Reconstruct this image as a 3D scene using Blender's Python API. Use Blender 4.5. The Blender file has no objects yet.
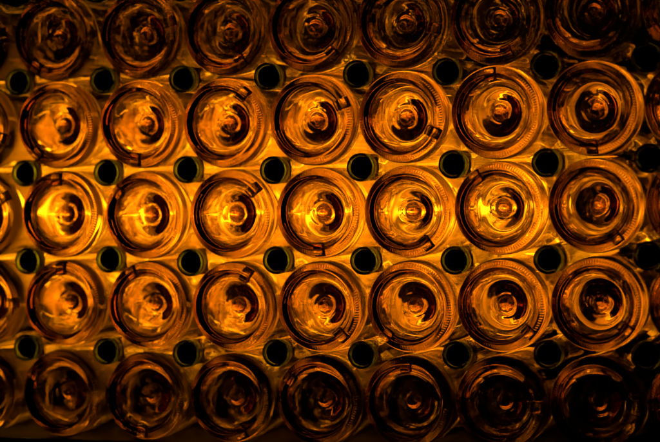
import bpy, bmesh, math, random
from mathutils import Matrix, Vector
random.seed(7)
sc = bpy.context.scene
C = sc.collection

# ------------------------------------------------------------------ materials
def new_mat(name):
    m = bpy.data.materials.new(name); m.use_nodes = True
    nt = m.node_tree; nt.nodes.clear()
    out = nt.nodes.new('ShaderNodeOutputMaterial')
    return m, nt, out

def glass_mat(name, tint, ior, rough=0.0, absorb=None, density=0.0, wave=0.0, wave_scale=40.0):
    m, nt, out = new_mat(name)
    g = nt.nodes.new('ShaderNodeBsdfGlass')
    g.inputs['Color'].default_value = (*tint, 1); g.inputs['IOR'].default_value = ior
    g.inputs['Roughness'].default_value = rough
    nt.links.new(g.outputs[0], out.inputs['Surface'])
    if wave:
        tc = nt.nodes.new('ShaderNodeTexCoord')
        oi = nt.nodes.new('ShaderNodeObjectInfo')
        add = nt.nodes.new('ShaderNodeVectorMath'); add.operation = 'ADD'
        mul = nt.nodes.new('ShaderNodeMath'); mul.operation = 'MULTIPLY'; mul.inputs[1].default_value = 37.0
        nt.links.new(oi.outputs['Random'], mul.inputs[0])
        nt.links.new(tc.outputs['Object'], add.inputs[0]); nt.links.new(mul.outputs[0], add.inputs[1])
        n = nt.nodes.new('ShaderNodeTexNoise'); n.inputs['Scale'].default_value = wave_scale
        n.inputs['Detail'].default_value = 2.0
        nt.links.new(add.outputs[0], n.inputs['Vector'])
        b = nt.nodes.new('ShaderNodeBump'); b.inputs['Strength'].default_value = 1.0
        b.inputs['Distance'].default_value = wave
        nt.links.new(n.outputs['Fac'], b.inputs['Height'])
        nt.links.new(b.outputs[0], g.inputs['Normal'])
    if absorb:
        v = nt.nodes.new('ShaderNodeVolumeAbsorption')
        v.inputs['Color'].default_value = (*absorb, 1); v.inputs['Density'].default_value = density
        nt.links.new(v.outputs[0], out.inputs['Volume'])
    return m

GLASS = glass_mat('amber_glass', (1, 1, 1), 1.5, absorb=(0.92, 0.52, 0.03), density=72.0, wave=0.00005, wave_scale=30)
GLASS_BACK = glass_mat('pale_amber_glass', (1, 1, 1), 1.5, absorb=(0.90, 0.42, 0.03), density=28.0, wave=0.00010, wave_scale=22)
LUG = glass_mat('pressed_glass', (1, 1, 1), 1.5)
LIP = glass_mat('green_lip_glass', (0.62, 0.76, 0.26), 1.5, rough=0.10)

def stopper_mat():
    m, nt, out = new_mat('dark_stopper')
    p = nt.nodes.new('ShaderNodeBsdfPrincipled')
    tc = nt.nodes.new('ShaderNodeTexCoord')
    n = nt.nodes.new('ShaderNodeTexNoise'); n.inputs['Scale'].default_value = 600; n.inputs['Detail'].default_value = 4
    r = nt.nodes.new('ShaderNodeValToRGB')
    r.color_ramp.elements[0].color = (0.006, 0.004, 0.003, 1); r.color_ramp.elements[1].color = (0.03, 0.02, 0.014, 1)
    nt.links.new(tc.outputs['Object'], n.inputs['Vector']); nt.links.new(n.outputs['Fac'], r.inputs[0])
    nt.links.new(r.outputs[0], p.inputs['Base Color']); p.inputs['Roughness'].default_value = 0.6
    nt.links.new(p.outputs[0], out.inputs['Surface'])
    return m
STOP = stopper_mat()

def rough_mat(name, c0, c1, scale, rough, bump=0.0, stretch=(1, 1, 1)):
    m, nt, out = new_mat(name)
    p = nt.nodes.new('ShaderNodeBsdfPrincipled')
    tc = nt.nodes.new('ShaderNodeTexCoord')
    mp = nt.nodes.new('ShaderNodeMapping'); mp.inputs['Scale'].default_value = stretch
    n = nt.nodes.new('ShaderNodeTexNoise'); n.inputs['Scale'].default_value = scale; n.inputs['Detail'].default_value = 6
    r = nt.nodes.new('ShaderNodeValToRGB')
    r.color_ramp.elements[0].position = 0.3; r.color_ramp.elements[1].position = 0.7
    r.color_ramp.elements[0].color = (*c0, 1); r.color_ramp.elements[1].color = (*c1, 1)
    nt.links.new(tc.outputs['Object'], mp.inputs[0]); nt.links.new(mp.outputs[0], n.inputs['Vector'])
    nt.links.new(n.outputs['Fac'], r.inputs[0]); nt.links.new(r.outputs[0], p.inputs['Base Color'])
    p.inputs['Roughness'].default_value = rough
    if bump:
        b = nt.nodes.new('ShaderNodeBump'); b.inputs['Distance'].default_value = bump
        nt.links.new(n.outputs['Fac'], b.inputs['Height']); nt.links.new(b.outputs[0], p.inputs['Normal'])
    nt.links.new(p.outputs[0], out.inputs['Surface'])
    return m
WALL = rough_mat('ochre_plaster', (0.62, 0.50, 0.34), (0.78, 0.66, 0.48), 14, 0.9, 0.002)
WOOD = rough_mat('stained_wood', (0.10, 0.045, 0.02), (0.24, 0.12, 0.05), 22, 0.55, 0.001, (0.15, 1, 1))
BLACK = rough_mat('black_baffle_board', (0.012, 0.008, 0.005), (0.035, 0.022, 0.014), 22, 0.7, 0.001, (0.15, 1, 1))
METAL = rough_mat('painted_metal', (0.03, 0.03, 0.03), (0.06, 0.055, 0.05), 60, 0.5)

def emit_mat(name, col, s):
    m, nt, out = new_mat(name)
    e = nt.nodes.new('ShaderNodeEmission'); e.inputs['Color'].default_value = (*col, 1)
    e.inputs['Strength'].default_value = s
    nt.links.new(e.outputs[0], out.inputs['Surface'])
    return m
ADDED_LAMP = emit_mat('added_tube_glow', (1.0, 0.36, 0.002), 124.0)  # glow of the two hidden tubes added behind the stack
LAMP_DIM = emit_mat('thin_tube_glow', (1.0, 0.44, 0.005), 11.0)

# ------------------------------------------------------------------ mesh helpers
def to_obj(name, bm, mat, parent=None, smooth=True):
    me = bpy.data.meshes.new(name)
    bmesh.ops.recalc_face_normals(bm, faces=bm.faces[:])
    if bm.calc_volume(signed=True) < 0: bmesh.ops.reverse_faces(bm, faces=bm.faces[:])
    bm.to_mesh(me); bm.free()
    if smooth:
        for p in me.polygons: p.use_smooth = True
    me.materials.append(mat)
    o = bpy.data.objects.new(name, me); C.objects.link(o)
    if parent: o.parent = parent
    return o

def lathe(profile, segs, fn=None):
    """profile: list of (y, r); axis along +Y. r==0 at ends closes with a pole."""
    bm = bmesh.new(); rings = []
    for k, (y, r) in enumerate(profile):
        if r < 1e-6:
            rings.append([bm.verts.new((0, y, 0))]); continue
        ring = []
        for i in range(segs):
            a = 2*math.pi*i/segs
            yy, rr = (y, r) if fn is None else fn(k, y, r, a, i)
            ring.append(bm.verts.new((rr*math.cos(a), yy, rr*math.sin(a))))
        rings.append(ring)
    for A, B in zip(rings, rings[1:]):
        if len(A) == 1 and len(B) == 1: continue
        n = max(len(A), len(B))
        for i in range(n):
            j = (i+1) % n
            if len(A) == 1: bm.faces.new((A[0], B[i], B[j]))
            elif len(B) == 1: bm.faces.new((A[i], A[j], B[0]))
            else: bm.faces.new((A[i], A[j], B[j], B[i]))
    return bm

def sstep(t): t = max(0, min(1, t)); return t*t*(3-2*t)
def cr(points, n):
    """Catmull-Rom through (y, r) points."""
    out = []
    P = [points[0]] + points + [points[-1]]
    for i in range(1, len(P)-2):
        for k in range(n):
            t = k/n; a, b, c, d = P[i-1], P[i], P[i+1], P[i+2]
            out.append(tuple(0.5*(2*b[q]+(c[q]-a[q])*t+(2*a[q]-5*b[q]+4*c[q]-d[q])*t*t+(3*b[q]-a[q]-3*c[q]+d[q])*t**3) for q in (0, 1)))
    out.append(points[-1])
    return out

L = 0.310
def bottle_profile(seed, flat=False):
    rnd = random.Random(seed)
    dp = rnd.uniform(-0.0015, 0.0012)
    pts = [(0.0184+dp, 0.0), (0.0187+dp, 0.003), (0.0198+dp, 0.0053), (0.0216+dp, 0.0068), (0.0231+dp, 0.0077),
           (0.0236+dp, 0.0086), (0.0231+dp, 0.0098), (0.0215+dp, 0.0120), (0.0171+dp*.6, 0.0170), (0.0128+dp*.4, 0.0218),
           (0.0096+dp*.2, 0.0254), (0.0086, 0.0264), (0.0062, 0.0288), (0.0026, 0.0322), (0.0007, 0.0342), (0.0, 0.0358), (0.0004, 0.0374), (0.0018, 0.0396),
           (0.0045, 0.0420), (0.0085, 0.0434), (0.0130, 0.0438)]
    if flat:                                     # far end of the bottles that point their mouths at us: a shallow dished base
        pts = [(0.0030, 0.0), (0.0026, 0.012), (0.0014, 0.024), (0.0004, 0.034), (0.0, 0.0366), (0.0004, 0.0384)] + pts[-5:]
    prof = cr(pts, 4)
    prof[0] = (prof[0][0], 0.0)
    prof = [(y, max(r, 0.0)) for y, r in prof]
    for k in range(1, 7): prof.append((0.013+(0.103-0.013)*k/6, 0.0438))
    for k in range(1, 25):
        t = k/24; prof.append((0.103+(0.207-0.103)*t, 0.0438-(0.0438-0.0148)*sstep(t)))
    for k in range(1, 6): prof.append((0.207+(0.288-0.207)*k/5, 0.0148-0.0018*k/5))
    prof += [(0.2905, 0.0128), (0.2925, 0.0126), (0.2940, 0.0124), (0.2940, 0.0)]
    return prof

def bottle_body(seed, hollow, flat=False):
    rnd = random.Random(seed*13+1)
    ph = [rnd.uniform(0, 6.28) for _ in range(6)]
    prof = bottle_profile(seed, flat)
    if hollow:                                   # an empty bottle: outer skin, bare mouth, then the inner skin back to the punt
        t = 0.0024 if flat else 0.0032
        if flat:
            inner = [(y+t*1.3, r) for y, r in prof if r < 0.0358 and y < 0.038]
        else:                                    # thick bottle foot: the inside is a smoother, shallower dome
            inner = cr([(0.0352, 0.0), (0.0353, 0.0035), (0.0352, 0.0075), (0.0326, 0.0118), (0.0266, 0.0165), (0.0202, 0.0212),
                        (0.0151, 0.0255), (0.0119, 0.0295), (0.0109, 0.0330), (0.0118, 0.0362), (0.0150, 0.0388), (0.0205, 0.0402)], 4)
        y0 = inner[-1][0]
        inner += [(y, max(r-t, 0.0106) if y > 0.15 else r-t) for y, r in prof[:-2] if y > max(y0+0.002, 0.0086) and r > 0.0120]
        prof = prof[:-1]+[(0.2940, 0.0106)]+inner[::-1]
    nk = 104; segs = nk*3
    def fn(k, y, r, a, i):
        # knurled bearing ring round the heel
        if y < 0.0046 and 0.0380 < r < 0.0406:
            w = math.sin(math.pi*(r-0.0380)/0.0026)
            d = 0.00022*w*(1 if i % 3 == 0 else -0.5)
            y = y-d; r = r+d*0.6
        if r > 0.012 and y < 0.037 and r < 0.034:     # hand-pressed punt is never quite round
            r *= 1+0.004*math.sin(2*a+ph[0])
            y += 0.0007*math.sin(2*a+ph[2])
        if y > 0.013:
            r *= 1+0.0015*math.sin(2*a+ph[3]+y*22)
        return y, r
    return lathe(prof, segs, fn)

def lug_mesh():
    bm = bmesh.new()
    bmesh.ops.create_cube(bm, size=1)
    for v in bm.verts:
        x, y, z = v.co
        # radial along +X, tangential along Z, depth Y
        rr = 0.0345+x*0.0125
        yy = (-0.0030 if y < 0 else 0.0050)
        if x > 0: yy += 0.0024
        v.co = (rr, yy, z*(0.0092 if y < 0 else 0.0108))
    bmesh.ops.bevel(bm, geom=bm.edges[:], offset=0.0009, segments=2, profile=0.5, affect='EDGES')
    return bm

def lip_mesh():
    # ring with a bore, in bottle coordinates (mouth at y = L)
    p = [(0.2943, 0.0108), (0.2943, 0.0124), (0.2950, 0.0131), (0.2975, 0.0135), (0.3010, 0.0136), (0.3058, 0.0136), (0.3085, 0.0133), (0.3100, 0.0127),
         (0.3103, 0.0120), (0.3097, 0.0114), (0.3080, 0.0110), (0.304, 0.0108)]
    bm = bmesh.new(); segs = 64; rings = []
    for y, r in p:
        rings.append([bm.verts.new((r*math.cos(2*math.pi*i/segs), y, r*math.sin(2*math.pi*i/segs))) for i in range(segs)])
    rings.append(rings[0])
    for A, B in zip(rings, rings[1:]):
        for i in range(segs):
            j = (i+1) % segs; bm.faces.new((A[i], A[j], B[j], B[i]))
    return bm

def stopper_mesh():
    return lathe([(0.3005, 0), (0.3005, 0.0103), (0.3050, 0.0104), (0.3064, 0.0101), (0.3067, 0.0090), (0.3059, 0.0080), (0.3057, 0.0)], 48)

# ------------------------------------------------------------------ bottle prototypes
def empty(name):
    o = bpy.data.objects.new(name, None); o.empty_display_size = 0.02; C.objects.link(o); return o

def make_bottle(seed, mat, hollow, mouth, with_lug):
    root = empty('wine_bottle')
    to_obj('bottle_body', bottle_body(seed, hollow, mouth), mat, root)
    if mouth:
        to_obj('lip', lip_mesh(), LIP, root)
        to_obj('stopper', stopper_mesh(), STOP, root)
    if with_lug:
        to_obj('base_lug', lug_mesh(), LUG, root, smooth=True)
    return root

def copy_tree(src):
    r = src.copy(); C.objects.link(r)
    for ch in src.children:
        c = ch.copy(); C.objects.link(c); c.parent = r
    return r

# ------------------------------------------------------------------ where every bottle lies (mm on the stack's front plane)
BASES = [
 [(-372,180),(-278.7,179.5),(-182.9,178.0),(-92.3,177.8),(-4.4,177.8),(85.8,178.3),(177.9,178.2),(267.1,180.5),(357.5,181)],
 [(-370,92.0),(-277.0,91.6),(-185.2,90.0),(-95.5,88.9),(-4.3,89.1),(85.9,89.5),(177.0,90.9),(267.6,92.0),(358,92.5)],
 [(-367,2.6),(-275.0,2.3),(-182.1,0.5),(-90.3,0.0),(0.3,0.2),(89.9,0.2),(178.3,2.2),(267.6,3.2),(358,3.8)],
 [(-365,-86.6),(-274.0,-86.8),(-181.1,-88.5),(-90.3,-89.6),(-0.3,-89.8),(90.6,-89.3),(179.4,-87.8),(268.7,-86.5),(359,-86)],
 [(-371,-177.0),(-278.4,-177.4),(-185.6,-178.7),(-94.6,-179.0),(-3.2,-179.2),(86.2,-179.2),(176.0,-178.3),(266.2,-177.5),(356.5,-177)],
]
NECKS = [
 [(-316,224),(-226,223),(-137,222),(-46,221),(45,221),(134,222),(225,223),(317,225)],
 [(-315.1,135.2),(-223.3,133.2),(-135.9,133.0),(-45.4,131.4),(44.8,131.8),(133.2,131.4),(225.8,133.4),(318.0,134.4)],
 [(-310.9,44.9),(-221.3,44.2),(-133.8,44.4),(-42.3,43.1),(46.8,41.8),(136.2,42.3),(226.5,43.1),(318.3,43.9)],
 [(-309.9,-43.5),(-219.8,-43.8),(-131.3,-46.0),(-42.8,-46.2),(46.4,-46.6),(136.8,-45.7),(225.8,-43.8),(315.9,-43.2)],
 [(-315.8,-133.0),(-224.3,-133.8),(-137.8,-134.6),(-45.4,-135.2),(42.0,-135.4),(135.0,-134.6),(223.6,-133.0),(314.3,-133.6)],
]
# clock angle of the moulded lug on each visible base (degrees, 0 = right, 90 = up)
LUGS = [
 [10,-120,18,-60,-48,-12,-70,120,200], [-20,-125,-96,50,24,-26,96,-90,170], [30,92,140,42,-88,-58,125,-55,150],
 [0,90,115,62,-50,-130,-44,-40,190], [60,145,-95,-70,144,90,-5,-22,180]]
ROWS = ['top row', 'second row from the top', 'middle row', 'fourth row from the top', 'bottom row']
COLS = ['cropped at the left edge', 'first whole one from left', 'second whole one from left', 'third whole one from left',
        'fourth whole one from left', 'fifth whole one from left', 'sixth whole one from left',
        'last whole one at right', 'cropped at the right edge']
NC = ['first', 'second', 'third', 'fourth', 'fifth', 'sixth', 'seventh', 'eighth']
NROWS = ['above the top row', 'below the top row', 'above the middle row', 'below the middle row', 'above the bottom row']

protos = [make_bottle(s, GLASS, True, False, True) for s in (1, 2, 3, 4)]
used = set()
for r, row in enumerate(BASES):
    for c, (x, z) in enumerate(row):
        k = (r*2+c*3+(c//2)) % 4
        if k in used: o = copy_tree(protos[k])
        else: o = protos[k]; used.add(k)
        o.location = (x/1000, 0.0, z/1000)
        o.rotation_euler = (math.radians(random.uniform(-.6, .6)), 0, math.radians(random.uniform(-.7, .7)))
        a = math.radians(LUGS[r][c])
        for ch in o.children:
            n = ch.name.split('.')[0]
            if n in ('base_lug', 'bottle_body'): ch.rotation_euler = (0, -a, 0)
        o['category'] = 'bottle'
        o['group'] = 'bottles lying with their bases outward'
        o['label'] = 'bottle base facing out, %s, %s' % (ROWS[r], COLS[c])
neck_proto = [make_bottle(s, GLASS_BACK, True, True, False) for s in (11, 12)]
for r, row in enumerate(NECKS):
    for c, (x, z) in enumerate(row):
        i = r*8+c
        o = neck_proto[i] if i < 2 else copy_tree(neck_proto[i % 2])
        o.location = (x/1000, L-0.003, z/1000)
        o.rotation_euler = (math.radians(random.uniform(-.3, .3)), 0, math.pi+math.radians(random.uniform(-.3, .3)))
        for ch in o.children:
            if ch.name.startswith('bottle_body'): ch.rotation_euler = (0, random.uniform(0, 6.28), 0)
        o['category'] = 'bottle'
        o['group'] = 'bottles lying with their mouths outward'
        o['label'] = 'bottle with dark round mouth facing out, %s from the left %s' % (NC[c], NROWS[r])

# ------------------------------------------------------------------ the rack, the wall behind, the lamp, added boards and tubes
def box(bm, x0, x1, y0, y1, z0, z1):
    m = Matrix.Translation(((x0+x1)/2, (y0+y1)/2, (z0+z1)/2)) @ Matrix.Diagonal((x1-x0, y1-y0, z1-z0, 1))
    bmesh.ops.create_cube(bm, size=1, matrix=m)
bm = bmesh.new(); box(bm, -0.9, 0.9, -0.001, 0.316, -0.262, -0.2233)
bmesh.ops.bevel(bm, geom=bm.edges[:], offset=0.002, segments=2, affect='EDGES')
sh = to_obj('wooden_shelf', bm, WOOD, None, False)
sh['category'] = 'shelf'; sh['label'] = 'dark stained wooden shelf under the bottom row of bottles'
bm = bmesh.new(); box(bm, -2.4, 2.0, 1.30, 1.34, -0.7, 0.7)
w = to_obj('back_wall', bm, WALL, None, False); w['kind'] = 'structure'

WY = 1.30                                            # face of the wall
bm = bmesh.new()  # unseen boards added to cut and shape the light behind the bottles
box(bm, -2.2, 0.236, 0.318, WY-0.0005, 0.290, 0.304)            # top board
box(bm, -2.2, 0.236, 0.318, 0.330, 0.106, 0.2895)               # its drop front
box(bm, -2.2, 0.236, 0.318, WY-0.0005, -0.304, -0.290)          # bottom board
box(bm, -2.2, 0.236, 0.318, 0.330, -0.2895, -0.116)             # its upstand
box(bm, 0.223, 0.236, 0.331, WY-0.0005, -0.2895, 0.2895)        # end board
box(bm, -2.2, 0.2225, WY-0.03, WY-0.001, 0.195, 0.2895)         # baffles against the wall
box(bm, -2.2, 0.2225, WY-0.03, WY-0.001, -0.2895, -0.235)
box(bm, -2.2, 0.2225, 0.970, 0.980, 0.222, 0.2895)               # shades in front of the two added tubes
box(bm, -2.2, 0.2225, 0.970, 0.980, -0.2895, -0.232)
bx = to_obj('light_baffle', bm, BLACK, None, False)
bx['category'] = 'baffle'; bx['label'] = 'added unseen dark boards forming the light trough behind the bottle stack'
def tube(x0, x1, r, y, z, mat, label):
    lamp = empty('tube_lamp'); lamp.location = ((x0+x1)/2, y, z); h = (x1-x0)/2
    lamp['category'] = 'lamp'; lamp['label'] = label
    t = to_obj('glow_tube', lathe([(-h, 0), (-h, r), (h, r), (h, 0)], 20), mat, lamp); t.rotation_euler = (0, 0, math.pi/2)
    for s in (-1, 1):
        e = to_obj('end_cap', lathe([(h+0.0004, 0), (h+0.0004, r+0.002), (h+0.016, r+0.002), (h+0.017, r), (h+0.017, 0)], 20), METAL, lamp, False)
        e.rotation_euler = (0, 0, -s*math.pi/2)
tube(-0.85, -0.10, 0.014, 1.00, 0.265, ADDED_LAMP, 'added hidden upper amber tube lighting the wall behind the bottles')  # upper and lower tubes are added, out of view, for even wall light
tube(-0.85, -0.10, 0.014, 1.00, -0.265, ADDED_LAMP, 'added hidden lower amber tube lighting the wall behind the bottles')
tube(-0.62, 0.16, 0.007, 0.42, 0.0, LAMP_DIM, 'thin amber tube lamp glowing behind the middle row of bottles')

# ------------------------------------------------------------------ world, camera, render
wd = bpy.data.worlds.new('World'); sc.world = wd; wd.use_nodes = True
wd.node_tree.nodes['Background'].inputs[0].default_value = (0.8, 1.0, 0.5, 1)
wd.node_tree.nodes['Background'].inputs[1].default_value = 0.0015

th, pi_, ro = 0.3461, -0.0249, -0.0210
d = Vector((-math.sin(th)*math.cos(pi_), math.cos(th)*math.cos(pi_), math.sin(pi_)))
rv = d.cross(Vector((0, 0, 1))).normalized(); uv = rv.cross(d)
c_, s_ = math.cos(ro), math.sin(ro)
r2 = c_*rv+s_*uv; u2 = -s_*rv+c_*uv
cam = bpy.data.objects.new('camera', bpy.data.cameras.new('camera')); C.objects.link(cam)
M = Matrix((r2, u2, -d)).transposed().to_4x4(); M.translation = (0.6589, -1.7882, 0.0398)
cam.matrix_world = M
cam.data.sensor_width = 36; cam.data.lens = 2000*36/660; cam.data.clip_end = 50; cam.data.clip_start = 0.02
cam.data.dof.use_dof = True; cam.data.dof.focus_distance = 1.885; cam.data.dof.aperture_fstop = 3.6
sc.camera = cam

sc.render.engine = 'CYCLES'
cy = sc.cycles
cy.max_bounces = 28; cy.transmission_bounces = 28; cy.glossy_bounces = 12; cy.diffuse_bounces = 3; cy.transparent_max_bounces = 8
cy.volume_bounces = 0
cy.caustics_reflective = False; cy.caustics_refractive = False
cy.sample_clamp_indirect = 6.0
cy.use_denoising = True
try: cy.denoiser = 'OPENIMAGEDENOISE'
except Exception: pass
vs = sc.view_settings
sc.display_settings.display_device = 'sRGB'
vs.view_transform = 'Standard'; vs.look = 'None'; vs.gamma = 1; vs.exposure = -0.15; vs.use_curve_mapping = False
